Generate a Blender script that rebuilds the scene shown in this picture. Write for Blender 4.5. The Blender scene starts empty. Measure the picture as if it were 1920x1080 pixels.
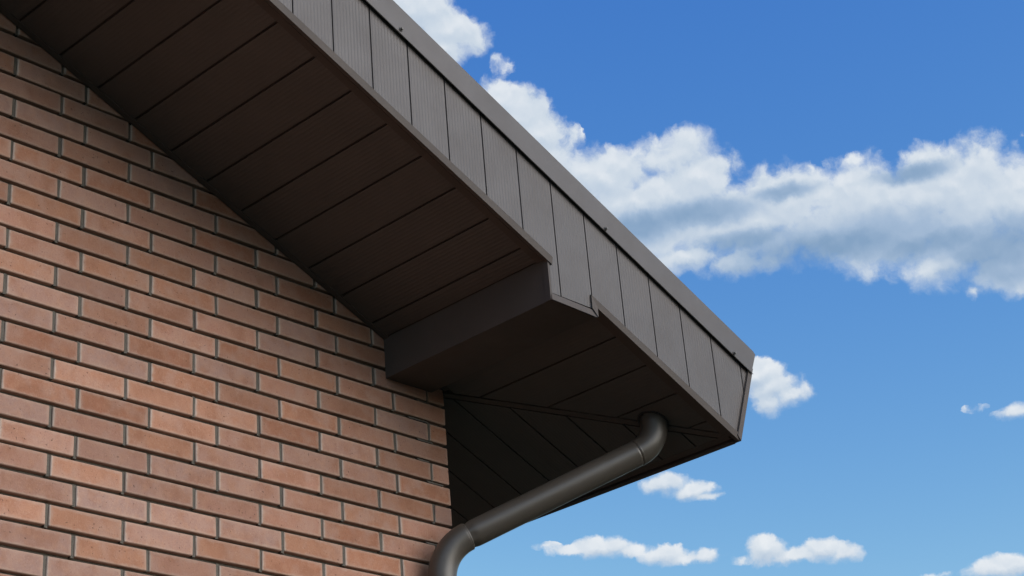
import bpy, bmesh, math, random
from mathutils import Vector, Matrix
from math import radians, cos, sin, tan, pi
random.seed(11)
scn = bpy.context.scene
COL = scn.collection

# ------------------------------------------------------------------ camera
Z0 = 3.9                                   # height of the reference brick course above the ground
F_PX = 3403.19                             # focal length for a 1920 px wide picture
RR = ((0.69102, -0.71867, -0.07741), (0.26582, 0.35225, -0.89736), (0.67218, 0.59952, 0.43445))
CAM = Vector((-4.38448, -4.28806, -2.30649 + Z0))
cd = bpy.data.cameras.new('camera')
cam = bpy.data.objects.new('camera', cd); COL.objects.link(cam)
right, down, fwd = (Vector(v).normalized() for v in RR)
M = Matrix((right, -down, -fwd)).transposed().to_4x4()
M.translation = CAM
cam.matrix_world = M
cd.sensor_width = 36.0; cd.sensor_fit = 'HORIZONTAL'
cd.lens = F_PX / 1920 * 36.0
cd.clip_start = 0.05; cd.clip_end = 3000
scn.camera = cam

# ------------------------------------------------------------------ light, exposure
SUN_AZ, SUN_EL = radians(166), radians(30)      # azimuth from +y towards +x
SUN_STRENGTH, SUN_ANGLE = 1.42, radians(62)
SKY_STRENGTH = 0.075
scn.view_settings.view_transform = 'Standard'
scn.view_settings.look = 'None'
scn.view_settings.gamma = 1.0
scn.view_settings.use_curve_mapping = False
scn.view_settings.exposure = 1.0
scn.render.engine = 'CYCLES'
scn.cycles.use_denoising = True
scn.cycles.use_adaptive_sampling = True
scn.cycles.adaptive_threshold = 0.012
scn.cycles.adaptive_min_samples = 16
scn.cycles.max_bounces = 5
scn.cycles.diffuse_bounces = 3
sd = bpy.data.lights.new('sun', 'SUN'); sd.energy = SUN_STRENGTH; sd.angle = SUN_ANGLE; sd.color = (1.0, 0.95, 0.89)
so = bpy.data.objects.new('sun', sd); COL.objects.link(so)
sdir = Vector((sin(SUN_AZ) * cos(SUN_EL), cos(SUN_AZ) * cos(SUN_EL), sin(SUN_EL)))
so.rotation_euler = sdir.to_track_quat('Z', 'Y').to_euler()
so.location = sdir * 40

# ------------------------------------------------------------------ sky
world = bpy.data.worlds.new('World'); scn.world = world; world.use_nodes = True
nt = world.node_tree
for n in list(nt.nodes): nt.nodes.remove(n)

class NB:
    """small node-tree builder"""
    def __init__(s, tree): s.t = tree
    def new(s, kind, **kw):
        n = s.t.nodes.new(kind)
        for k, v in kw.items(): setattr(n, k, v)
        return n
    def put(s, sock, v):
        if v is None: return
        if isinstance(v, bpy.types.NodeSocket): s.t.links.new(v, sock)
        else: sock.default_value = v
    def math(s, op, a, b=None, c=None, clamp=False):
        n = s.new('ShaderNodeMath', operation=op, use_clamp=clamp)
        for i, v in enumerate((a, b, c)): s.put(n.inputs[i], v)
        return n.outputs[0]
    def vec(s, op, a, b=None):
        n = s.new('ShaderNodeVectorMath', operation=op)
        s.put(n.inputs[0], a); s.put(n.inputs[1], b)
        return n.outputs['Value'] if op in ('LENGTH', 'DOT_PRODUCT', 'DISTANCE') else n.outputs['Vector']
    def noise(s, v, scale, detail=4, rough=0.5, dist=0.0, out='Fac'):
        n = s.new('ShaderNodeTexNoise')
        s.put(n.inputs['Vector'], v); n.inputs['Scale'].default_value = scale
        n.inputs['Detail'].default_value = detail; n.inputs['Roughness'].default_value = rough
        n.inputs['Distortion'].default_value = dist
        return n.outputs[out]
    def mix(s, f, a, b, mode='MIX'):
        n = s.new('ShaderNodeMix', data_type='RGBA', blend_type=mode)
        s.put(n.inputs[0], f); s.put(n.inputs[6], a); s.put(n.inputs[7], b)
        return n.outputs[2]
    def smooth(s, v, lo, hi):
        n = s.new('ShaderNodeMapRange', interpolation_type='SMOOTHSTEP')
        s.put(n.inputs[0], v); n.inputs[1].default_value = lo; n.inputs[2].default_value = hi
        return n.outputs[0]
    def lin(s, v, lo, hi, a=0.0, b=1.0):
        n = s.new('ShaderNodeMapRange')
        s.put(n.inputs[0], v)
        for i, x in enumerate((lo, hi, a, b)): n.inputs[i + 1].default_value = x
        return n.outputs[0]
    def ramp(s, f, stops):
        n = s.new('ShaderNodeValToRGB'); e = n.color_ramp.elements
        while len(e) < len(stops): e.new(0.5)
        for i, (p, c) in enumerate(stops): e[i].position = p; e[i].color = c if len(c) == 4 else (*c, 1)
        s.put(n.inputs[0], f); return n.outputs[0]
    def sepx(s, v):
        n = s.new('ShaderNodeSeparateXYZ'); s.put(n.inputs[0], v); return n.outputs
    def comb(s, x, y, z):
        n = s.new('ShaderNodeCombineXYZ')
        for i, v in enumerate((x, y, z)): s.put(n.inputs[i], v)
        return n.outputs[0]

def az_el(px, py):
    v = right * ((px - 960) / F_PX) + down * ((py - 540) / F_PX) + fwd
    v.normalize()
    return math.degrees(math.atan2(v.x, v.y)), math.degrees(math.asin(v.z))

w = NB(nt)
skyn = w.new('ShaderNodeTexSky', sky_type='NISHITA')
skyn.sun_disc = False
skyn.sun_elevation = SUN_EL
skyn.sun_rotation = SUN_AZ
skyn.altitude = 0; skyn.air_density = 1.0; skyn.dust_density = 0.6; skyn.ozone_density = 2.2
tc = w.new('ShaderNodeTexCoord').outputs['Generated']
dx, dy, dz = w.sepx(w.vec('NORMALIZE', tc))
AZ = w.math('MULTIPLY', w.math('ARCTAN2', dx, dy), 180 / pi)
EL = w.math('MULTIPLY', w.math('ARCSINE', dz), 180 / pi)
# cumulus banks: centre and half-axes (sighted in the picture, held as azimuth and elevation), weight
BANKS = [
 (770, 20, 130, 70, 1), (845, 58, 80, 62, 1), (820, 92, 75, 46, 1), (952, 118, 36, 24, .20),
 (930, 195, 70, 56, 1), (960, 225, 90, 66, 1), (1010, 300, 90, 70, 1), (1012, 258, 66, 62, 1), (1078, 258, 18, 30, .18),
 (1130, 335, 120, 66, 1), (1262, 292, 98, 70, 1), (1300, 330, 100, 66, 1), (1210, 390, 170, 86, 1),
 (1310, 430, 200, 74, 1), (1385, 495, 74, 32, .9), (1290, 482, 90, 34, .9), (1455, 390, 150, 88, 1),
 (1610, 375, 170, 88, 1), (1770, 345, 165, 96, 1), (1915, 375, 170, 122, 1), (1800, 460, 190, 80, 1),
 (1900, 500, 130, 62, 1), (1560, 430, 260, 80, 1), (1690, 445, 220, 76, 1), (1420, 415, 150, 80, 1), (1760, 500, 110, 36, .9), (1828, 545, 26, 22, .5),
 (1602, 300, 44, 15, .38), (1918, 250, 14, 14, .3),
 (1420, 706, 70, 34, 1), (1480, 738, 56, 27, .95), (1450, 728, 64, 36, 1), (1438, 752, 40, 36, .9),
 (1908, 774, 44, 22, .7), (1828, 766, 30, 10, .12),
 (1245, 910, 50, 26, .95), (1290, 922, 58, 20, .8), (1325, 934, 40, 9, .45),
 (1130, 1026, 70, 23, .8), (1080, 1034, 60, 12, .5), (1180, 1032, 50, 15, .6), (1245, 1040, 52, 22, .75), (1325, 1040, 44, 21, .75), (1285, 1044, 60, 14, .6), (1385, 1052, 26, 9, .2), (1025, 1026, 30, 8, .15),
 (1438, 1028, 46, 34, .85), (1490, 1042, 60, 18, .7), (1540, 1028, 42, 22, .75), (1585, 1036, 44, 20, .7), (1890, 1062, 90, 26, .85), (1750, 1080, 50, 10, .45)]
CLOUD_A = -0.01
SHADES = [(1560, 458, 240, 44), (1880, 470, 120, 66), (1310, 402, 120, 28), (1200, 425, 80, 34), (1470, 360, 60, 16), (1710, 325, 80, 18), (1760, 455, 130, 30), (1400, 452, 90, 22)]

def union(q, items, k):
    acc = None
    for it in items:
        px, py, rx, ry = it[:4]; wt = it[4] if len(it) > 4 else 1
        a0, e0 = az_el(px, py)
        a1, _ = az_el(px + 10, py); _, e1 = az_el(px, py - 10)
        ra = rx * abs(a1 - a0) / 10; re = ry * abs(e1 - e0) / 10
        ln = w.vec('LENGTH', w.vec('MULTIPLY', w.vec('SUBTRACT', q, (a0, e0, 0)), (1 / ra, 1 / re, 0)))
        v = w.math('SUBTRACT', 1.0, ln)
        if wt < 1: v = w.math('MINIMUM', v, w.math('MULTIPLY', v, wt))
        acc = v if acc is None else w.math('SMOOTH_MAX', acc, v, k)
    return acc

q0 = w.comb(AZ, EL, 0.0)
def lumps(q, scale, smooth=0.6):
    n = w.new('ShaderNodeTexVoronoi', feature='SMOOTH_F1', voronoi_dimensions='2D')
    w.put(n.inputs['Vector'], q); n.inputs['Scale'].default_value = scale; n.inputs['Smoothness'].default_value = smooth
    return w.math('SUBTRACT', 0.42, n.outputs['Distance'])
def billow(q):
    """rounded heads with smaller heads riding on them"""
    return w.math('ADD', w.math('MULTIPLY', lumps(q, 0.72, 0.8), 0.62), w.math('MULTIPLY', lumps(q, 2.0, 0.8), 0.24))
wq = w.vec('SUBTRACT', w.noise(q0, 1.3, 4, 0.62, out='Color'), (0.5, 0.5, 0.5))
qw = w.vec('ADD', q0, w.vec('MULTIPLY', wq, (0.75, 0.50, 0.0)))
bank = union(qw, BANKS, 0.26)
over = union(w.vec('ADD', qw, (0.04, 0.20, 0.0)), [b_ for b_ in BANKS if b_[4] > 0.6], 0.26)
b0 = billow(qw)
b1 = billow(w.vec('ADD', qw, (0.05, 0.17, 0.0)))
wisp = w.math('SUBTRACT', w.noise(qw, 2.2, 6, 0.62), 0.5)
near = w.smooth(bank, -0.55, 0.05)
dens = w.math('ADD', bank, w.math('MULTIPLY', near, w.math('ADD', w.math('MULTIPLY', b0, 0.85), w.math('MULTIPLY', wisp, 0.55))))
crown = w.lin(w.math('SUBTRACT', bank, over), -0.30, 0.30, -1.0, 1.0)
# crisp sunlit heads, ragged evaporating undersides
width = w.math('ADD', w.math('MULTIPLY_ADD', crown, -0.16, 0.52), w.math('MULTIPLY', w.math('SUBTRACT', w.noise(q0, 0.6, 2, 0.5), 0.5), 0.9))
width = w.math('MAXIMUM', width, 0.22)
al = w.math('DIVIDE', w.math('SUBTRACT', dens, CLOUD_A), width)
alpha = w.math('MULTIPLY', w.smooth(al, 0.0, 1.0), 0.98)
shade = w.smooth(union(qw, SHADES, 0.25), -0.5, 0.80)
lit = w.math('ADD', w.math('MULTIPLY', w.math('SUBTRACT', b0, b1), 0.52), 0.76)
lit = w.math('ADD', lit, w.math('MULTIPLY', crown, 0.13))
lit = w.math('ADD', lit, w.math('MULTIPLY', wisp, 0.15))
lit = w.math('SUBTRACT', lit, w.math('MULTIPLY', shade, 0.66))
cloud_col = w.ramp(lit, [(0.0, (0.23, 0.36, 0.54)), (0.40, (0.38, 0.50, 0.665)), (0.76, (0.62, 0.70, 0.79)), (1.0, (0.85, 0.88, 0.91))])
cloud_col = w.vec('SCALE', cloud_col); cloud_col.node.inputs['Scale'].default_value = 0.5 / SKY_STRENGTH
# clear polarised blue: deepen the Nishita sky away from the horizon
KS = SKY_STRENGTH * 2
u0 = w.vec('MULTIPLY', skyn.outputs[0], (KS, KS, KS))
ur, ug, ub = w.sepx(w.vec('MINIMUM', u0, (0.27, 0.44, 0.72)))
deep = w.comb(w.math('MULTIPLY', w.math('POWER', ur, 2.10), 0.079 / 0.147 ** 2.10 / KS),
              w.math('MULTIPLY', w.math('POWER', ug, 1.42), 0.240 / 0.246 ** 1.42 / KS),
              w.math('MULTIPLY', w.math('POWER', ub, 0.55), 0.62 / 0.445 ** 0.55 / KS))
skyc = w.mix(w.smooth(w.sepx(u0)[1], 0.42, 0.80), deep, skyn.outputs[0])
# the surveyed cloud banks fill one part of the sky; beyond it the same kind of fair-weather clouds go on all round
far = w.math('SUBTRACT', 1.0, w.vec('DOT_PRODUCT', w.vec('NORMALIZE', tc), tuple(fwd)))
gen = w.math('SUBTRACT', w.noise(w.vec('MULTIPLY', w.vec('NORMALIZE', tc), (1, 1, 2.2)), 4.5, 5, 0.55), 0.56)
galpha = w.math('MULTIPLY', w.smooth(gen, 0.0, 0.07), w.smooth(far, 0.085, 0.12))
gcol = w.vec('SCALE', w.ramp(w.lin(gen, 0.0, 0.2), [(0.0, (0.78, 0.82, 0.86)), (1.0, (0.45, 0.55, 0.68))])); gcol.node.inputs['Scale'].default_value = 0.5 / SKY_STRENGTH
bg1 = w.new('ShaderNodeBackground'); bg1.inputs[1].default_value = SKY_STRENGTH
bg2 = w.new('ShaderNodeBackground'); bg2.inputs[1].default_value = SKY_STRENGTH
w.put(bg1.inputs[0], w.mix(alpha, skyc, cloud_col))
w.put(bg2.inputs[0], w.mix(galpha, skyc, gcol))
mx = w.new('ShaderNodeMixShader')
w.put(mx.inputs[0], w.math('GREATER_THAN', far, 0.075))
nt.links.new(bg1.outputs[0], mx.inputs[1]); nt.links.new(bg2.outputs[0], mx.inputs[2])
nt.links.new(mx.outputs[0], w.new('ShaderNodeOutputWorld').inputs[0])
world.cycles.sampling_method = 'MANUAL'; world.cycles.sample_map_resolution = 512

# ------------------------------------------------------------------ materials
def mat(name):
    m = bpy.data.materials.new(name); m.use_nodes = True
    t = m.node_tree
    b = next(n for n in t.nodes if n.type == 'BSDF_PRINCIPLED')
    return m, NB(t), b
def bump(nb, bsdf, h, strength, dist, prev=None):
    n = nb.new('ShaderNodeBump'); n.inputs['Strength'].default_value = strength; n.inputs['Distance'].default_value = dist
    nb.put(n.inputs['Height'], h)
    if prev is not None: nb.put(n.inputs['Normal'], prev)
    nb.t.links.new(n.outputs[0], bsdf.inputs['Normal']); return n.outputs[0]

def brick_material(name, single):
    m, b, s = mat(name)
    tcn = b.new('ShaderNodeTexCoord'); oi = b.new('ShaderNodeObjectInfo')
    if single:
        rnd = oi.outputs['Random']; off = b.comb(b.math('MULTIPLY', rnd, 91.0), b.math('MULTIPLY', rnd, 57.0), b.math('MULTIPLY', rnd, 33.0))
        v = b.vec('ADD', tcn.outputs['Object'], off)
    else:
        g = b.new('ShaderNodeNewGeometry'); rnd = g.outputs['Random Per Island']; v = tcn.outputs['Object']
    big = b.noise(v, 13, 2, 0.5)
    med = b.noise(v, 38, 4, 0.6)
    fine = b.noise(v, 210, 4, 0.75)
    drag = b.noise(b.vec('MULTIPLY', v, (190, 190, 9)), 1.0, 3, 0.6)
    r2 = b.math('FRACT', b.math('MULTIPLY', rnd, 17.31))
    body = b.ramp(rnd, [(0.0, (0.350, 0.152, 0.092)), (0.25, (0.385, 0.188, 0.116)), (0.5, (0.380, 0.196, 0.140)), (0.75, (0.358, 0.200, 0.150)), (1.0, (0.330, 0.206, 0.170))])
    burnt = b.mix(b.math('MULTIPLY', b.smooth(b.math('ADD', big, b.math('MULTIPLY', b.math('SUBTRACT', r2, 0.5), 0.16)), 0.40, 0.75), 0.72), body, (0.300, 0.138, 0.084, 1))
    pale = b.mix(b.math('MULTIPLY', b.smooth(b.noise(v, 14, 2, 0.5), 0.42, 0.76), 0.70), burnt, (0.400, 0.245, 0.190, 1))
    c = b.mix(b.math('MULTIPLY', b.smooth(med, 0.42, 0.72), 0.40), pale, (0.42, 0.225, 0.145, 1))
    c = b.mix(b.math('MULTIPLY', b.smooth(fine, 0.54, 0.74), 0.50), c, (0.50, 0.335, 0.262, 1))
    c = b.mix(b.math('MULTIPLY', b.smooth(fine, 0.46, 0.28), 0.42), c, (0.17, 0.075, 0.045, 1))
    c = b.mix(b.math('MULTIPLY', b.smooth(drag, 0.60, 0.78), 0.22), c, (0.47, 0.32, 0.25, 1))
    pit = b.smooth(b.noise(v, 120, 2, 0.5), 0.70, 0.74)
    c = b.mix(b.math('MULTIPLY', pit, 0.7), c, (0.07, 0.04, 0.03, 1))
    if single:      # cement bloom along the arrises
        gx, gy, gz = b.sepx(tcn.outputs['Generated'])
        ex = b.math('MULTIPLY', b.math('MINIMUM', gx, b.math('SUBTRACT', 1.0, gx)), 0.25)
        ez = b.math('MULTIPLY', b.math('MINIMUM', gz, b.math('SUBTRACT', 1.0, gz)), 0.066)
        el_ = b.math('MULTIPLY', gx, 0.25)
        jit = b.math('MULTIPLY', b.math('SUBTRACT', b.noise(v, 45, 4, 0.6), 0.5), 0.020)
        e = b.math('ADD', b.math('MINIMUM', ez, b.math('MULTIPLY', ex, 0.75)), jit)
        c = b.mix(b.math('MULTIPLY', b.smooth(e, 0.0130, 0.0000), 0.66), c, (0.43, 0.295, 0.232, 1))
        e2 = b.math('ADD', el_, b.math('MULTIPLY', jit, 0.5))
        c = b.mix(b.math('MULTIPLY', b.smooth(e2, 0.0075, 0.0010), 0.65), c, (0.50, 0.42, 0.36, 1))
    # every brick a little lighter or darker than its neighbour
    tone = b.lin(b.math('FRACT', b.math('MULTIPLY', rnd, 5.77)), 0, 1, 0.80, 1.15)
    sc = b.vec('SCALE', c); b.put(sc.node.inputs['Scale'], tone)
    b.put(s.inputs['Base Color'], sc)
    s.inputs['Roughness'].default_value = 0.92; s.inputs['Specular IOR Level'].default_value = 0.2
    h = b.math('ADD', b.math('MULTIPLY', fine, 0.5), b.math('ADD', med, b.math('MULTIPLY', pit, -2.0)))
    bump(b, s, h, 0.55, 0.0022)
    return m
M_BRICK = brick_material('fired_brick', True)
M_BRICKS = brick_material('fired_brick_joined', False)

M_MORTAR, b, s = mat('cement_mortar')
v = b.new('ShaderNodeTexCoord').outputs['Object']
c = b.mix(b.noise(v, 26, 4, 0.6), (0.078, 0.067, 0.054, 1), (0.155, 0.136, 0.112, 1))
c = b.mix(b.math('MULTIPLY', b.smooth(b.noise(v, 300, 3, 0.7), 0.55, 0.75), 0.35), c, (0.27, 0.235, 0.195, 1))
b.put(s.inputs['Base Color'], c); s.inputs['Roughness'].default_value = 0.95
bump(b, s, b.math('ADD', b.noise(v, 90, 5, 0.65), b.math('MULTIPLY', b.noise(v, 500, 2), 0.4)), 0.9, 0.005)

def coated_metal(name, axis, col=(0.080, 0.070, 0.064), rough=0.48, ribs=0.5, spec=0.40):
    """painted sheet metal; axis: direction across which the pressed ribs repeat"""
    m, b, s = mat(name)
    v = b.new('ShaderNodeTexCoord').outputs['Object']
    x, y, z = b.sepx(v)
    stain = b.noise(v, 2.6, 5, 0.6)
    dust = b.noise(v, 700, 2, 0.6)
    c = b.mix(b.smooth(stain, 0.25, 0.75), (*[k * 0.90 for k in col], 1), (*[k * 1.08 for k in col], 1))
    c = b.mix(b.math('MULTIPLY', b.smooth(dust, 0.55, 0.8), 0.10), c, (0.25, 0.23, 0.21, 1))
    h = b.math('MULTIPLY', dust, 0.10)
    if axis is not None:
        co = (x, y)[axis]
        rib = b.math('SINE', b.math('MULTIPLY', co, 2 * pi / 0.0135))
        along = b.vec('MULTIPLY', v, ((260, 6, 6), (6, 260, 6))[axis])
        grain = b.noise(along, 1.0, 3, 0.6)
        h = b.math('ADD', h, b.math('ADD', b.math('MULTIPLY', b.smooth(rib, -0.3, 0.7), ribs), b.math('MULTIPLY', grain, 0.35)))
        c = b.mix(b.math('MULTIPLY', b.smooth(grain, 0.45, 0.8), 0.14), c, (*[k * 1.5 for k in col], 1))
    b.put(s.inputs['Base Color'], c)
    b.put(s.inputs['Roughness'], b.lin(b.noise(v, 7, 4, 0.6), 0.3, 0.7, rough - 0.05, rough + 0.08))
    s.inputs['Specular IOR Level'].default_value = spec
    wave = bump(b, s, b.noise(v, 5.5, 2, 0.5), 0.22, 0.012)      # the slight oil-canning of thin sheet
    bump(b, s, h, 0.35, 0.0016, wave)
    return m
BROWN = (0.080, 0.070, 0.064)
M_FASCIA = coated_metal('brown_ribbed_fascia_metal', 0, (0.086, 0.074, 0.070), ribs=1.1)
M_SOFFIT = coated_metal('brown_soffit_metal', 0)
M_EAVE = coated_metal('brown_eave_soffit_metal', 1)
M_TRIM = coated_metal('brown_trim_metal', None, (0.086, 0.070, 0.062), 0.58, spec=0.22)
M_FLASH = coated_metal('brown_flashing_metal', None, (0.082, 0.070, 0.066), 0.46)
M_PIPE = coated_metal('dark_brown_pipe_metal', None, (0.070, 0.058, 0.047), 0.37)
M_PIPE.node_tree.nodes['Principled BSDF'].inputs['Specular IOR Level'].default_value = 0.65
M_ROOF = coated_metal('brown_roof_metal', 1)
M_STEEL, b, s = mat('zinc_screw')
s.inputs['Base Color'].default_value = (0.11, 0.10, 0.092, 1); s.inputs['Metallic'].default_value = 0.3; s.inputs['Roughness'].default_value = 0.5
M_RUBBER, b, s = mat('rubber_washer')
s.inputs['Base Color'].default_value = (0.02, 0.02, 0.02, 1); s.inputs['Roughness'].default_value = 0.7
M_DARK, b, s = mat('timber_backing')
s.inputs['Base Color'].default_value = (0.035, 0.030, 0.028, 1); s.inputs['Roughness'].default_value = 0.9
M_GRASS, b, s = mat('mown_grass')
v = b.new('ShaderNodeTexCoord').outputs['Object']
b.put(s.inputs['Base Color'], b.mix(b.noise(v, 0.7, 8, 0.65), (0.024, 0.032, 0.014, 1), (0.046, 0.054, 0.026, 1)))
s.inputs['Roughness'].default_value = 0.95
bump(b, s, b.noise(v, 30, 5, 0.7), 0.8, 0.05)

# ------------------------------------------------------------------ helpers
def link(o, parent=None):
    COL.objects.link(o)
    if parent is not None: o.parent = parent
    return o
def obj(name, me, m, parent=None, kind=None, smooth=False):
    if isinstance(me, bmesh.types.BMesh):
        bmesh.ops.recalc_face_normals(me, faces=me.faces)
        d = bpy.data.meshes.new(name); me.to_mesh(d); me.free(); me = d
    if m is not None and not me.materials: me.materials.append(m)
    if smooth:
        for p in me.polygons: p.use_smooth = True
    o = link(bpy.data.objects.new(name, me), parent)
    if kind: o['kind'] = kind
    return o
def prism(bm, pts, off):
    """solid from a planar outline and a thickness vector"""
    off = Vector(off)
    a = [bm.verts.new(p) for p in pts]; c = [bm.verts.new(Vector(p) + off) for p in pts]
    n = len(pts)
    bm.faces.new(a); bm.faces.new(c[::-1])
    for i in range(n): bm.faces.new((a[i], c[i], c[(i + 1) % n], a[(i + 1) % n]))
def box(bm, lo, hi):
    prism(bm, [(lo[0], lo[1], lo[2]), (hi[0], lo[1], lo[2]), (hi[0], hi[1], lo[2]), (lo[0], hi[1], lo[2])], (0, 0, hi[2] - lo[2]))
def clip(poly, n, c):
    """keep the side n.p <= c of a 2D polygon"""
    out = []
    for i, p in enumerate(poly):
        q = poly[(i + 1) % len(poly)]
        dp = n[0] * p[0] + n[1] * p[1] - c; dq = n[0] * q[0] + n[1] * q[1] - c
        if dp <= 0: out.append(p)
        if dp * dq < 0:
            t = dp / (dp - dq); out.append((p[0] + t * (q[0] - p[0]), p[1] + t * (q[1] - p[1])))
    return out

# ------------------------------------------------------------------ ground
bm = bmesh.new()
bmesh.ops.create_grid(bm, x_segments=8, y_segments=8, size=600)
o = obj('ground', bm, M_GRASS, kind='structure')

# ------------------------------------------------------------------ house: main measures
A = 0.41553; TA = tan(A); CA = cos(A); SA = sin(A)      # roof pitch 23.8 degrees
ZS = 0.2573 + Z0                                        # soffit height at the wall corner
D_OUT = 0.8006                                          # gable overhang
HALF = 4.0                                              # corner to ridge
DEPTH = 7.0
def zs(x): return ZS - TA * x                           # soffit plane
X_E = 0.6697                                            # eave, lower edge
TOP1, TOP2 = 0.5930 + Z0, 0.7015 + Z0                   # flashing lower and upper line at x = 0
NRM = Vector((SA, 0, CA))                               # up, square to the roof
E_DIR = Vector((SA, 0, CA))
house = link(bpy.data.objects.new('brick_house', None))
house.empty_display_size = 0.3
house['label'] = 'red-brown brick gable house with dark brown metal-clad roof overhang'
house['category'] = 'house'

# ------------------------------------------------------------------ brick walls
L, H, JT, JB = 0.26, 0.07621, 0.0112, 0.0125
S_EVEN, S_ODD = -0.2562, -0.0861
REC_BED, REC_HEAD = 0.0180, 0.0045
bm = bmesh.new()
# mortar core, gable side: pentagon up to just under the roof
zt = lambda x: zs(x) + 0.10
prism(bm, [(-2 * HALF + REC_BED, REC_BED, 0), (-REC_BED, REC_BED, 0), (-REC_BED, REC_BED, zt(0)), (-HALF, REC_BED, zt(-HALF)), (-2 * HALF + REC_BED, REC_BED, zt(0))], (0, 0.25, 0))
# mortar core, eave side
box(bm, (-0.25, 0.2605, 0), (-REC_BED, DEPTH, zs(0) + 0.02))
rows = range(-40, 52)
X_IND, R_IND = -2.35, 10                                # bricks built singly: right of X_IND, down to row R_IND
singles, rest, heads = [], [], []
for r in rows:
    zc = Z0 - r * H
    if zc < 0.05: continue
    s0 = S_EVEN if r % 2 == 0 else S_ODD
    xe, k = 0.0, 0
    while xe > -2 * HALF + 0.02:
        xj = s0 - k * L
        x0, x1 = max(xj + JT / 2, -2 * HALF), xe
        if zc - H / 2 < zt(max(x0, -HALF) if x1 > -HALF else -2 * HALF - x1) and x1 - x0 > 0.03:
            top_ok = zc - H / 2 < (zs(x0) if x0 > -HALF else zs(-2 * HALF - x1)) + 0.01
            if top_ok:
                if x1 > X_IND and r <= R_IND: singles.append((r, x0, x1, zc))
                else: rest.append((x0, x1, zc))
                if xj > -2 * HALF + .05: heads.append((xj, zc))
        xe = xj - JT / 2; k += 1
for xj, zc in heads:
    d = REC_HEAD + random.uniform(-0.0015, 0.0025)
    hw = JT / 2 - 0.0002
    zl, zh = zc - H / 2 + JT * random.uniform(0.1, 0.6), zc + H / 2 - JT * random.uniform(0.25, 0.6)
    y0 = d
    pts = [(xj - hw, y0 + random.uniform(-.001, .001), zl), (xj + hw, y0 + random.uniform(-.001, .001), zl + random.uniform(-.002, .002)),
           (xj + hw, y0 + random.uniform(-.001, .001), zh), (xj - hw, y0 + random.uniform(-.001, .001), zh + random.uniform(-.002, .002))]
    prism(bm, pts, (0, 0.020, 0))
# smears of mortar squeezed into the bed joints near the corner, as the bricklayer left them
for r in range(-3, 11):
    if random.random() < 0.55:
        zc = Z0 - r * H - H / 2
        a0 = -random.uniform(0.03, 0.11); a1 = a0 - random.uniform(0.04, 0.10)
        prism(bm, [(a1, 0.002, zc - 0.0045), (a0, 0.0015, zc - 0.0045), (a0 + .008, 0.0035, zc + 0.001), (a1 - .01, 0.0035, zc + 0.002)], (0, 0.01, 0))
wall = obj('wall', bm, M_MORTAR, house)

def brick_mesh(lx, ly, lz, seed):
    rg = random.Random(seed)
    bm = bmesh.new()
    bmesh.ops.create_cube(bm, size=1)
    for v_ in bm.verts:
        v_.co = Vector((v_.co.x * lx, v_.co.y * ly, v_.co.z * lz)) + Vector((rg.uniform(-.0012, .0012), rg.uniform(-.001, .001), rg.uniform(-.0009, .0009)))
    bmesh.ops.bevel(bm, geom=list(bm.edges), offset=0.0022, segments=1, affect='EDGES', profile=0.6)
    bmesh.ops.recalc_face_normals(bm, faces=bm.faces)
    d = bpy.data.meshes.new('brick'); bm.to_mesh(d); bm.free(); d.materials.append(M_BRICK)
    return d
BH = H - JB
pool = [brick_mesh(L - JT, 0.12, BH, 100 + i) for i in range(10)]
pool_even = [brick_mesh(-S_EVEN - JT / 2, 0.12, BH, 200 + i) for i in range(5)]
pool_odd = [brick_mesh(-S_ODD - JT / 2, 0.25, BH, 300 + i) for i in range(5)]
for r, x0, x1, zc in singles:
    if x1 == 0.0: me = random.choice(pool_even if r % 2 == 0 else pool_odd); dep = 0.12 if r % 2 == 0 else 0.25
    else: me = random.choice(pool); dep = 0.12
    o = link(bpy.data.objects.new('brick', me), wall)
    o.location = ((x0 + x1) / 2 + random.uniform(-.0012, .0012) * (x1 != 0), dep / 2 + random.uniform(-.0013, .0013), zc + random.uniform(-.0010, .0010))
    o.rotation_euler = (random.uniform(-.006, .006), random.uniform(-.004, .004), random.uniform(-.003, .003))
# brickwork outside the picture: joined
bm = bmesh.new()
for x0, x1, zc in rest:
    j = random.uniform(-.0012, .0012)
    box(bm, (x0, j, zc - BH / 2), (x1, 0.10, zc + BH / 2))
for r in rows:                                            # eave wall, facing +x
    zc = Z0 - r * H
    if zc < 0.05 or zc > zs(0) + 0.02: continue
    y = 0.125 if r % 2 == 0 else 0.255
    if r > R_IND: y = 0.11
    while y < DEPTH - 0.05:
        box(bm, (-0.10, y + JT / 2, zc - BH / 2), (random.uniform(-.0012, .0012), min(y + L - JT / 2, DEPTH), zc + BH / 2)); y += L
obj('brickwork', bm, M_BRICKS, wall, kind='stuff')
# plain rear and far walls
bm = bmesh.new()
box(bm, (-2 * HALF, 0.2605, 0), (-2 * HALF + 0.25, DEPTH, zs(0) + 0.02))
prism(bm, [(-2 * HALF + .26, DEPTH - .25, 0), (-0.26, DEPTH - .25, 0), (-0.26, DEPTH - .25, zt(0) - .05), (-HALF, DEPTH - .25, zt(-HALF) - .05), (-2 * HALF + .26, DEPTH - .25, zt(0) - .05)], (0, 0.249, 0))
obj('rear_wall', bm, M_BRICKS, house)

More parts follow.
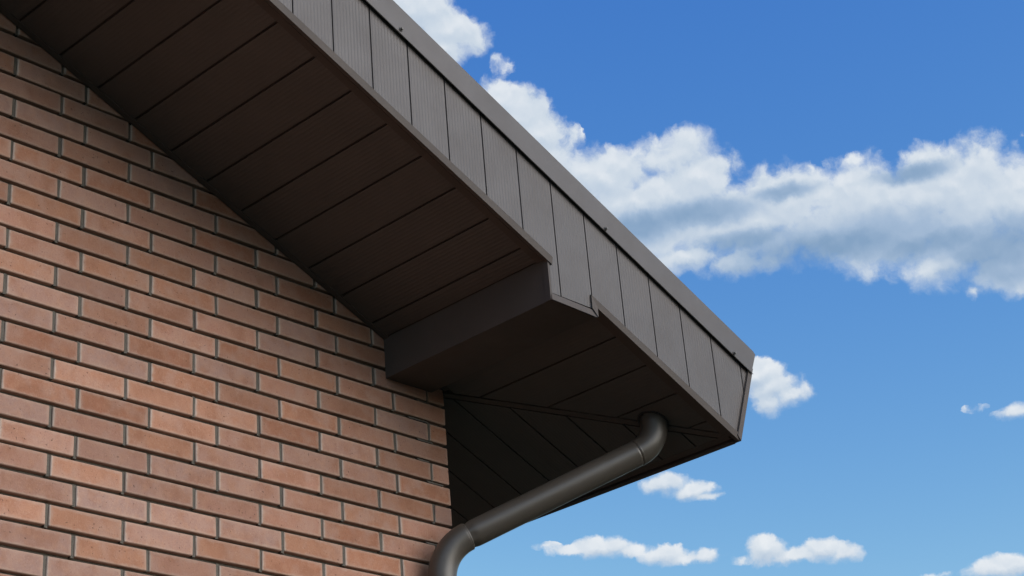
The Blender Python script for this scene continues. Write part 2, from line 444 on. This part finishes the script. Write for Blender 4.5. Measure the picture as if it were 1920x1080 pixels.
# ------------------------------------------------------------------ soffit
PT = 0.007                                                # sheet depth of a panel
GAP = 0.0072
def on_soffit(x, y, h=0.0):                               # h: metres square to the soffit, up positive
    return Vector((x, y, zs(x))) + NRM * h
sof_back = bmesh.new()
prism(sof_back, [on_soffit(-HALF, -D_OUT + .004, 0.0062), on_soffit(X_E - .004, -D_OUT + .004, 0.0062), on_soffit(X_E - .004, -0.012, 0.0062), on_soffit(-HALF, -0.012, 0.0062)], NRM * 0.012)
prism(sof_back, [on_soffit(0.012, -0.0119, 0.0062), on_soffit(X_E - .004, -0.0119, 0.0062), on_soffit(X_E - .004, DEPTH, 0.0062), on_soffit(0.012, DEPTH, 0.0062)], NRM * 0.012)
soffit = obj('soffit', sof_back, M_DARK, house)
# diagonal between the gable panels and the eave panels
H0, H1 = Vector((0.030, 0.0)), Vector((X_E - 0.004, -D_OUT + 0.006))
hd = (H1 - H0).normalized(); hn = Vector((-hd.y, hd.x))    # hn points to +x,+y: the eave side
hw = 0.0155
def panel_from(poly, m, name='soffit_panel'):
    if len(poly) < 3: return
    bm = bmesh.new()
    prism(bm, [on_soffit(x, y, 0.0) for x, y in poly], NRM * PT)
    obj(name, bm, m, soffit)
XJ = [-1.828 - 0.1465 * k for k in range(14, 0, -1)] + [-1.828, -1.6775, -1.5315, -1.387, -1.240, -1.094, -0.948, -0.802, -0.656, -0.510, -0.365, -0.2915, -0.068, 0.087, 0.239, 0.392, 0.549, 0.705]
for i in range(len(XJ) - 1):
    x0, x1 = XJ[i] + GAP / 2, XJ[i + 1] - GAP / 2
    poly = [(x0, -D_OUT + 0.046), (x1, -D_OUT + 0.046), (x1, -0.027), (x0, -0.027)]
    poly = clip(poly, (hn.x, hn.y), hn.dot(H0) - hw - 0.0025)
    panel_from(poly, M_SOFFIT)
yj = -0.9475
while yj < DEPTH - .3:
    y0, y1 = yj + GAP / 2, yj + 0.158 - GAP / 2
    poly = [(0.030, y0), (X_E - 0.034, y0), (X_E - 0.034, y1), (0.030, y1)]
    poly = clip(poly, (-hn.x, -hn.y), -(hn.dot(H0) + hw + 0.0025))
    panel_from(poly, M_EAVE)
    yj += 0.158
# trims on the soffit: wall strip, outer strip, eave strip, diagonal cover with two raised lips
def strip(name, poly, h0, h1, m=M_TRIM, parent=None):
    bm = bmesh.new()
    prism(bm, [on_soffit(x, y, h0) for x, y in poly], NRM * (h1 - h0))
    return obj(name, bm, m, parent or soffit)
strip('edge_strip', [(-HALF, -D_OUT + .0175), (0.651, -D_OUT + .0175), (0.623, -D_OUT + .0455), (-HALF, -D_OUT + .0455)], -0.0008, PT)
strip('edge_strip', [(X_E - .0335, -D_OUT + .050), (X_E - .010, -D_OUT + .020), (X_E - .010, DEPTH - .3), (X_E - .0335, DEPTH - .3)], -0.0008, PT)
strip('wall_strip', [(-HALF, -0.0265), (0.004, -0.0265), (0.004, -0.0030), (-HALF, -0.0030)], -0.0022, PT)
strip('wall_strip', [(0.003, 0.020), (0.0295, 0.020), (0.0295, DEPTH - .3), (0.003, DEPTH - .3)], -0.0022, PT)
def along(t, o): p = H0 + hd * t + hn * o; return (p.x, p.y)
LH = (H1 - H0).length - 0.030
strip('diagonal_cover', [along(-.02, -hw + .0045), along(LH, -hw + .0045), along(LH, hw - .0045), along(-.02, hw - .0045)], -0.0012, 0.006)

# ------------------------------------------------------------------ wedge box under the soffit
BX0, BX1, BZ = -0.2885, -0.0660, 0.2330 + Z0
bm = bmesh.new()
prism(bm, [(BX0, -0.001, BZ), (BX0, -D_OUT + .004, BZ), (BX0, -D_OUT + .004, zs(BX0) + .004), (BX0, -0.001, zs(BX0) + .004)], (0.008, 0, 0))
bb = obj('beam_box', bm, M_TRIM, house)
bm = bmesh.new()
prism(bm, [(BX0 + .0085, -0.001, BZ), (BX1, -0.001, BZ), (BX1, -D_OUT + .004, BZ), (BX0 + .0085, -D_OUT + .004, BZ)], (0, 0, 0.007))
obj('underside', bm, M_TRIM, bb)
bm = bmesh.new()
prism(bm, [(BX1 - .0075, -0.001, BZ + .0072), (BX1 - .0075, -D_OUT + .004, BZ + .0072), (BX1 - .0075, -D_OUT + .004, zs(BX1) + .004), (BX1 - .0075, -0.001, zs(BX1) + .004)], (0.0075, 0, 0))
obj('end_face', bm, M_TRIM, bb)

# ------------------------------------------------------------------ fascia
YF = -D_OUT
fb = bmesh.new()                                           # board behind the panels
prism(fb, [(-HALF, YF + .006, zs(-HALF) + .008), (X_E - .02, YF + .006, zs(X_E - .02) + .008), (X_E + .110, YF + .006, zs(X_E + .110) + .30), (-HALF, YF + .006, TOP1 + TA * HALF + .06)], (0, 0.016, 0))
prism(fb, [(BX0 + .010, YF + .006, BZ + .009), (BX1 - .010, YF + .006, BZ + .009), (BX1 - .010, YF + .006, zs(BX1 - .010) + .004), (BX0 + .010, YF + .006, zs(BX0 + .010) + .004)], (0, 0.016, 0))
fascia = obj('fascia', fb, M_DARK, house)
FJ = [-1.202 - 0.1605 * k for k in range(17, 0, -1)] + [-1.202, -1.042, -0.881, -0.720, -0.5575, -0.3945, -0.235, -0.0745, 0.0875, 0.2495, 0.412, 0.577, 0.740, 0.902]
LIP = 0.012
def zb(x): return zs(x) - LIP + 0.004
def e_clip(poly):                                          # square-cut end of the roof
    P0 = Vector((X_E - 0.004, zs(X_E) - LIP)); n = (CA, -SA)
    return clip(poly, n, n[0] * P0.x + n[1] * P0.y)
for i in range(len(FJ) - 1):
    g = 0.0058
    x0, x1 = FJ[i] + g / 2, FJ[i + 1] - g / 2
    top = lambda x: TOP1 - TA * x + 0.03
    low = [(x0, BZ + .0285 if BX0 < x0 < BX1 else zb(x0))]
    for xb, side in ((BX0, 1), (BX1, -1)):
        if x0 < xb < x1:
            low += [(xb, zb(xb)), (xb, BZ + .0285)] if side > 0 else [(xb, BZ + .0285), (xb, zb(xb))]
    low.append((x1, BZ + .0285 if BX0 < x1 < BX1 else zb(x1)))
    poly = low + [(x1, top(x1)), (x0, top(x0))]
    poly = e_clip(poly)
    if len(poly) < 3: continue
    bm = bmesh.new()
    prism(bm, [(x, YF, z) for x, z in poly], (0, 0.006, 0))
    obj('fascia_panel', bm, M_FASCIA, fascia)
# bottom edge trims: front leaf plus a lip turned under the soffit
def edge_trim(xa, xb, name='edge_trim', up=0.0135, yoff=0.0):
    bm = bmesh.new()
    y = YF - 0.0035 - yoff
    pts = [(xa, y + .0015, zs(xa) - LIP), (xb, y + .0015, zs(xb) - LIP), (xb, y - .0035, zs(xb) + up), (xa, y - .0035, zs(xa) + up)]
    prism(bm, pts, (0, 0.0015, 0))
    prism(bm, [(xa, y + .0031, zs(xa) - LIP), (xb, y + .0031, zs(xb) - LIP), (xb, y + .0031, zs(xb) - LIP + .003), (xa, y + .0031, zs(xa) - LIP + .003)], (0, 0.0125, 0))
    # folded top hem, catching light
    prism(bm, [(xa, y - .0035, zs(xa) + up + .0002), (xb, y - .0035, zs(xb) + up + .0002), (xb, y + .0032, zs(xb) + up + .0030), (xa, y + .0032, zs(xa) + up + .0030)], (0, 0.0, -0.0012))
    return obj(name, bm, M_TRIM, fascia)
edge_trim(-HALF, -0.2720, yoff=0.0045)
edge_trim(-0.0840, X_E, yoff=0.0)
bm = bmesh.new()
y = YF - .0040
prism(bm, [(BX0 - .001, y - .0035, BZ - .001), (BX1 + .001, y - .0035, BZ - .004), (BX1 + .001, y + .0015, BZ + .022), (BX0 + .004, y + .0015, BZ + .025)], (0, .0022, 0))
prism(bm, [(BX0, y + .0031, BZ - .0005), (BX1, y + .0031, BZ - .0035), (BX1, y + .0031, BZ - .0010), (BX0, y + .0031, BZ + .02850)], (0, .016, 0))
obj('edge_trim', bm, M_TRIM, fascia)
bm = bmesh.new()                                           # little folded tab where flat and sloping trims meet
y = YF - .0086
prism(bm, [(BX1 - .021, y + .001, BZ + .026), (BX1 + .0015, y - .003, BZ - .004), (BX1 + .0020, y - .003, BZ + .034), (BX1 - .0185, y + .002, BZ + .070)], (0, .0018, 0))
obj('corner_tab', bm, M_TRIM, fascia)
bm = bmesh.new()                                           # upright corner trim of the beam box
prism(bm, [(BX0 - .0022, YF - .0022, BZ), (BX0 + .007, YF - .0022, BZ), (BX0 + .007, YF - .0022, zs(BX0) - .006), (BX0 - .0022, YF - .0022, zs(BX0) - .006)], (0, .0018, 0))
prism(bm, [(BX0 - .0022, YF - .0002, BZ), (BX0 - .0022, YF + .020, BZ), (BX0 - .0022, YF + .020, zs(BX0) - .004), (BX0 - .0022, YF - .0002, zs(BX0) - .004)], (.0018, 0, 0))
obj('corner_trim', bm, M_TRIM, fascia)
# end trim on the square-cut end
Pb = Vector((X_E, 0, zs(X_E) - LIP)); up_d = Vector((SA, 0, CA)); in_d = Vector((-CA, 0, SA))
def at_e(t, s_, y): v_ = Pb + up_d * t + in_d * s_; return (v_.x, y, v_.z)
bm = bmesh.new()
prism(bm, [at_e(0.0, 0, YF - .0075), at_e(0.345, 0, YF - .0075), at_e(0.345, .021, YF - .0075), at_e(0.012, .021, YF - .0075)], (0, .0030, 0))
prism(bm, [at_e(0.012, .021, YF - .0088), at_e(0.345, .021, YF - .0088), at_e(0.345, .0228, YF - .0088), at_e(0.012, .0228, YF - .0088)], (0, .0080, 0))
obj('end_trim', bm, M_TRIM, fascia)
# eave fascia: the square-cut end face running back along the house
bm = bmesh.new()
prism(bm, [at_e(0.0, 0.0, YF - .0044), at_e(0.345, 0.0, YF - .0044), at_e(0.345, 0.005, YF - .0044), at_e(0.0, 0.005, YF - .0044)], (0, DEPTH + .8, 0))
ef = obj('eave_fascia', bm, M_TRIM, house)
bm = bmesh.new()
prism(bm, [at_e(-.0006, -0.002, YF + .02), at_e(-.0006, 0.009, YF + .02), at_e(.0022, 0.009, YF + .02), at_e(.0022, -0.002, YF + .02)], (0, DEPTH + .7, 0))
obj('drip_lip', bm, M_TRIM, ef)

# ------------------------------------------------------------------ roof with its edge flashing
bm = bmesh.new()
t_roof = 0.012
def roof_pt(x, y, k): return (x, y, TOP2 - TA * x + k)
XR = X_E + 0.142
for sgn in (0,):
    prism(bm, [roof_pt(-HALF, YF - .006, -.004), roof_pt(XR, YF - .006, -.004), roof_pt(XR, DEPTH + .5, -.004), roof_pt(-HALF, DEPTH + .5, -.004)], NRM * -t_roof)
zr = TOP2 + TA * HALF - .004
prism(bm, [(-HALF - .0005, YF - .006, zr), (-2 * HALF - XR, YF - .006, zr - TA * (HALF + XR)), (-2 * HALF - XR, DEPTH + .5, zr - TA * (HALF + XR)), (-HALF - .0005, DEPTH + .5, zr)], Vector((SA, 0, -CA)) * t_roof)
roof = obj('roof', bm, M_ROOF, house)
bm = bmesh.new()                                           # far slope underside, unseen from here, closes the gable
prism(bm, [(-HALF - .001, YF + .002, zs(-HALF)), (-2 * HALF - X_E, YF + .002, zs(X_E)), (-2 * HALF - X_E, YF + .002, zs(X_E) + .36), (-HALF - .001, YF + .002, TOP2 + TA * HALF - .03)], (0, 0.8, 0))
obj('far_verge', bm, M_TRIM, house)
yfl = YF - 0.0095
def fl_pt(x, k, y): return (x, y, TOP1 - TA * x + k)
FH = TOP2 - TOP1
xe_lo, xe_hi = 0.7925, 0.8315
bm = bmesh.new()
prism(bm, [fl_pt(-HALF, 0, yfl), fl_pt(xe_lo, 0, yfl), fl_pt(xe_lo + .0425, FH - .004, yfl), fl_pt(xe_hi - .006, FH, yfl), fl_pt(-HALF, FH, yfl)], (0, 0.0014, 0))
# drip hem kicked out at the foot, drawn back to the fascia above
prism(bm, [fl_pt(-HALF, 0.0, yfl - .0002), fl_pt(xe_lo + .004, 0.0, yfl - .0002), fl_pt(xe_lo + .004, -.0035, yfl - .0036), fl_pt(-HALF, -.0035, yfl - .0036)], (0, -0.0012, 0.0012))
# fold over the roof edge
prism(bm, [fl_pt(-HALF, FH + .0002, yfl), fl_pt(xe_hi - .006, FH + .0002, yfl), fl_pt(xe_hi - .006, FH + .0002, yfl + .16), fl_pt(-HALF, FH + .0002, yfl + .16)], NRM * 0.0014)
# cut end turned round the corner
prism(bm, [fl_pt(xe_lo + .0005, .001, yfl + .0016), fl_pt(xe_lo + .0425, FH - .004, yfl + .0016), fl_pt(xe_lo + .0425, FH - .004, yfl + .10), fl_pt(xe_lo + .0005, .001, yfl + .10)], (-0.0014, 0, 0))
fl = obj('flashing', bm, M_FLASH, roof)
for xs, k in ((-0.915, 0.020), (0.027, 0.013), (0.698, 0.013), (-1.90, 0.018), (-2.85, 0.018)):
    bm = bmesh.new()
    T = Matrix.Translation(Vector(fl_pt(xs, k, yfl))) @ Matrix.Rotation(pi / 2, 4, 'X')
    bmesh.ops.create_cone(bm, cap_ends=True, segments=6, radius1=0.0050, radius2=0.0045, depth=0.0060, matrix=T @ Matrix.Translation((0, 0, 0.0065)))
    bmesh.ops.create_cone(bm, cap_ends=True, segments=16, radius1=0.0075, radius2=0.0060, depth=0.0020, matrix=T @ Matrix.Translation((0, 0, 0.0020)))
    sc_ = obj('screw', bm, M_STEEL, roof)
    bm = bmesh.new()
    bmesh.ops.create_cone(bm, cap_ends=True, segments=16, radius1=0.0078, radius2=0.0078, depth=0.0014, matrix=T @ Matrix.Translation((0, 0, 0.0005)))
    # washer rides with its screw
    sc_w = obj('washer', bm, M_RUBBER, roof)

# ------------------------------------------------------------------ downpipe
pipe = link(bpy.data.objects.new('downpipe', None))
PV = Vector((-0.148, -0.080)); PE = Vector((0.466, -0.583))
pipe.location = (PV.x, PV.y, 0); pipe.empty_display_size = 0.2
pipe['label'] = 'dark brown round metal downpipe bending from the soffit to the wall corner'
pipe['category'] = 'downpipe'
base = Vector((PV.x, PV.y, 0))
RP = 0.0475
def tube(path, radii, seg=40, cap=True, crimp=None):
    bm = bmesh.new(); rings = []
    n = len(path)
    # bend plane holds the whole run, so one fixed side vector serves every ring
    hv = (PE - PV).normalized(); side = Vector((-hv.y, hv.x, 0))
    for i, p in enumerate(path):
        a = path[max(i - 1, 0)]; c_ = path[min(i + 1, n - 1)]
        tg = (c_ - a).normalized(); up = tg.cross(side).normalized()
        rings.append([bm.verts.new(p - base + (side * cos(2 * pi * j / seg) + up * sin(2 * pi * j / seg)) * radii[i] * (1 - (crimp[i] if crimp else 0) * (0.5 + 0.5 * sin(7 * 2 * pi * j / seg + 0.8)))) for j in range(seg)])
    for i in range(n - 1):
        for j in range(seg):
            bm.faces.new((rings[i][j], rings[i][(j + 1) % seg], rings[i + 1][(j + 1) % seg], rings[i + 1][j]))
    if cap: bm.faces.new(rings[0][::-1]); bm.faces.new(rings[-1])
    return bm
ph = (PV - PE); hl = ph.length; ph3 = Vector((ph.x, ph.y, 0)).normalized()
SL = radians(24.5)
zE = -0.035 + Z0
sdirp = Vector((ph3.x * cos(SL), ph3.y * cos(SL), -sin(SL)))
K1 = Vector((PE.x, PE.y, zE)); K2 = K1 + sdirp * (hl / cos(SL))
def bend(K, din, dout, R, n=16):
    ang = din.angle(dout); tl = R * tan(ang / 2)
    p0 = K - din * tl
    nrm = (dout - din * dout.dot(din)).normalized()
    c_ = p0 + nrm * R
    return [c_ - nrm * R * cos(ang * i / n) + din * R * sin(ang * i / n) for i in range(n + 1)]
dn = Vector((0, 0, -1))
up_b = bend(K1, dn, sdirp, 0.115); lo_b = bend(K2, sdirp, dn, 0.165)
# upper elbow, with a socket over the straight length
path = [Vector((PE.x, PE.y, zs(PE.x) + .03))] + up_b + [up_b[-1] + sdirp * .006, up_b[-1] + sdirp * .008]
rad = [RP + .0014] * (len(path) - 1) + [RP + .0002]
ub = tube(path, rad); upper = obj('elbow', ub, M_PIPE, pipe, smooth=True)
# straight length, crimped where it slips into the lower elbow
s0_, s1_ = up_b[-1] + sdirp * .002, lo_b[0] + sdirp * .012
ls = (s1_ - s0_).length
path, rad = [], []
for t in [0, .02, .2, .4, .6, .8, .93]: path.append(s0_ + sdirp * ls * t); rad.append(RP)
crp = [0] * len(path)
for t, r_, c_ in ((.945, RP, .015), (.958, RP - .001, .045), (.972, RP - .003, .06), (.985, RP - .004, .06), (1.0, RP - .004, .06)): path.append(s0_ + sdirp * ls * t); rad.append(r_); crp.append(c_)
st = obj('straight_pipe', tube(path, rad, 84, crimp=crp), M_PIPE, pipe, smooth=True)
# lower elbow and the drop to the ground
path = [lo_b[0] - sdirp * .002, lo_b[0]] + lo_b[1:] + [lo_b[-1] + dn * .010, lo_b[-1] + dn * .0115]
rad = [RP + .0005, RP + .0022] + [RP + .0022] * (len(lo_b) - 1) + [RP + .0022, RP]
obj('elbow', tube(path, rad), M_PIPE, pipe, smooth=True)
zt_ = lo_b[-1].z - .004
obj('drop_pipe', tube([Vector((PV.x, PV.y, zt_)), Vector((PV.x, PV.y, zt_ - .05)), Vector((PV.x, PV.y, 1.5)), Vector((PV.x, PV.y, 0.0))], [RP] * 4), M_PIPE, pipe, smooth=True)
# rolled seam beads at the joints
def bead(name, p, d, r):
    ts = [-.003, -.0015, 0, .0015, .003]
    obj(name, tube([p + d * t for t in ts], [r, r + .0003, r + .0004, r + .0003, r], cap=False), M_PIPE, pipe, smooth=True)
bead('seam_bead', up_b[-1] + sdirp * .001, sdirp, RP + .0018)
bead('seam_bead', lo_b[0] + sdirp * .003, sdirp, RP + .0020)
# dark collar where the pipe leaves the soffit
bm = bmesh.new()
for i in range(48):
    a0, a1 = 2 * pi * i / 48, 2 * pi * (i + 1) / 48
    f = lambda a_, r_: on_soffit(PE.x + cos(a_) * r_, PE.y + sin(a_) * r_, -0.0042) - base
    prism(bm, [f(a0, RP + .0024), f(a1, RP + .0024), f(a1, RP + .0075), f(a0, RP + .0075)], NRM * .004)
obj('collar', bm, M_RUBBER, pipe)
# wall clips lower down
for zc in (2.9, 1.0):
    bm = bmesh.new()
    n = 32
    for i in range(n):
        a0, a1 = 2 * pi * i / n, 2 * pi * (i + 1) / n
        f = lambda a_, r_: Vector((cos(a_) * r_, sin(a_) * r_, 0))
        prism(bm, [f(a0, RP + .0005) + Vector((0, 0, zc)), f(a1, RP + .0005) + Vector((0, 0, zc)), f(a1, RP + .003) + Vector((0, 0, zc)), f(a0, RP + .003) + Vector((0, 0, zc))], (0, 0, .025))
    box(bm, (-.006, RP + .002, zc + .006), (.006, 0.082, zc + .019))
    obj('wall_clip', bm, M_PIPE, pipe)
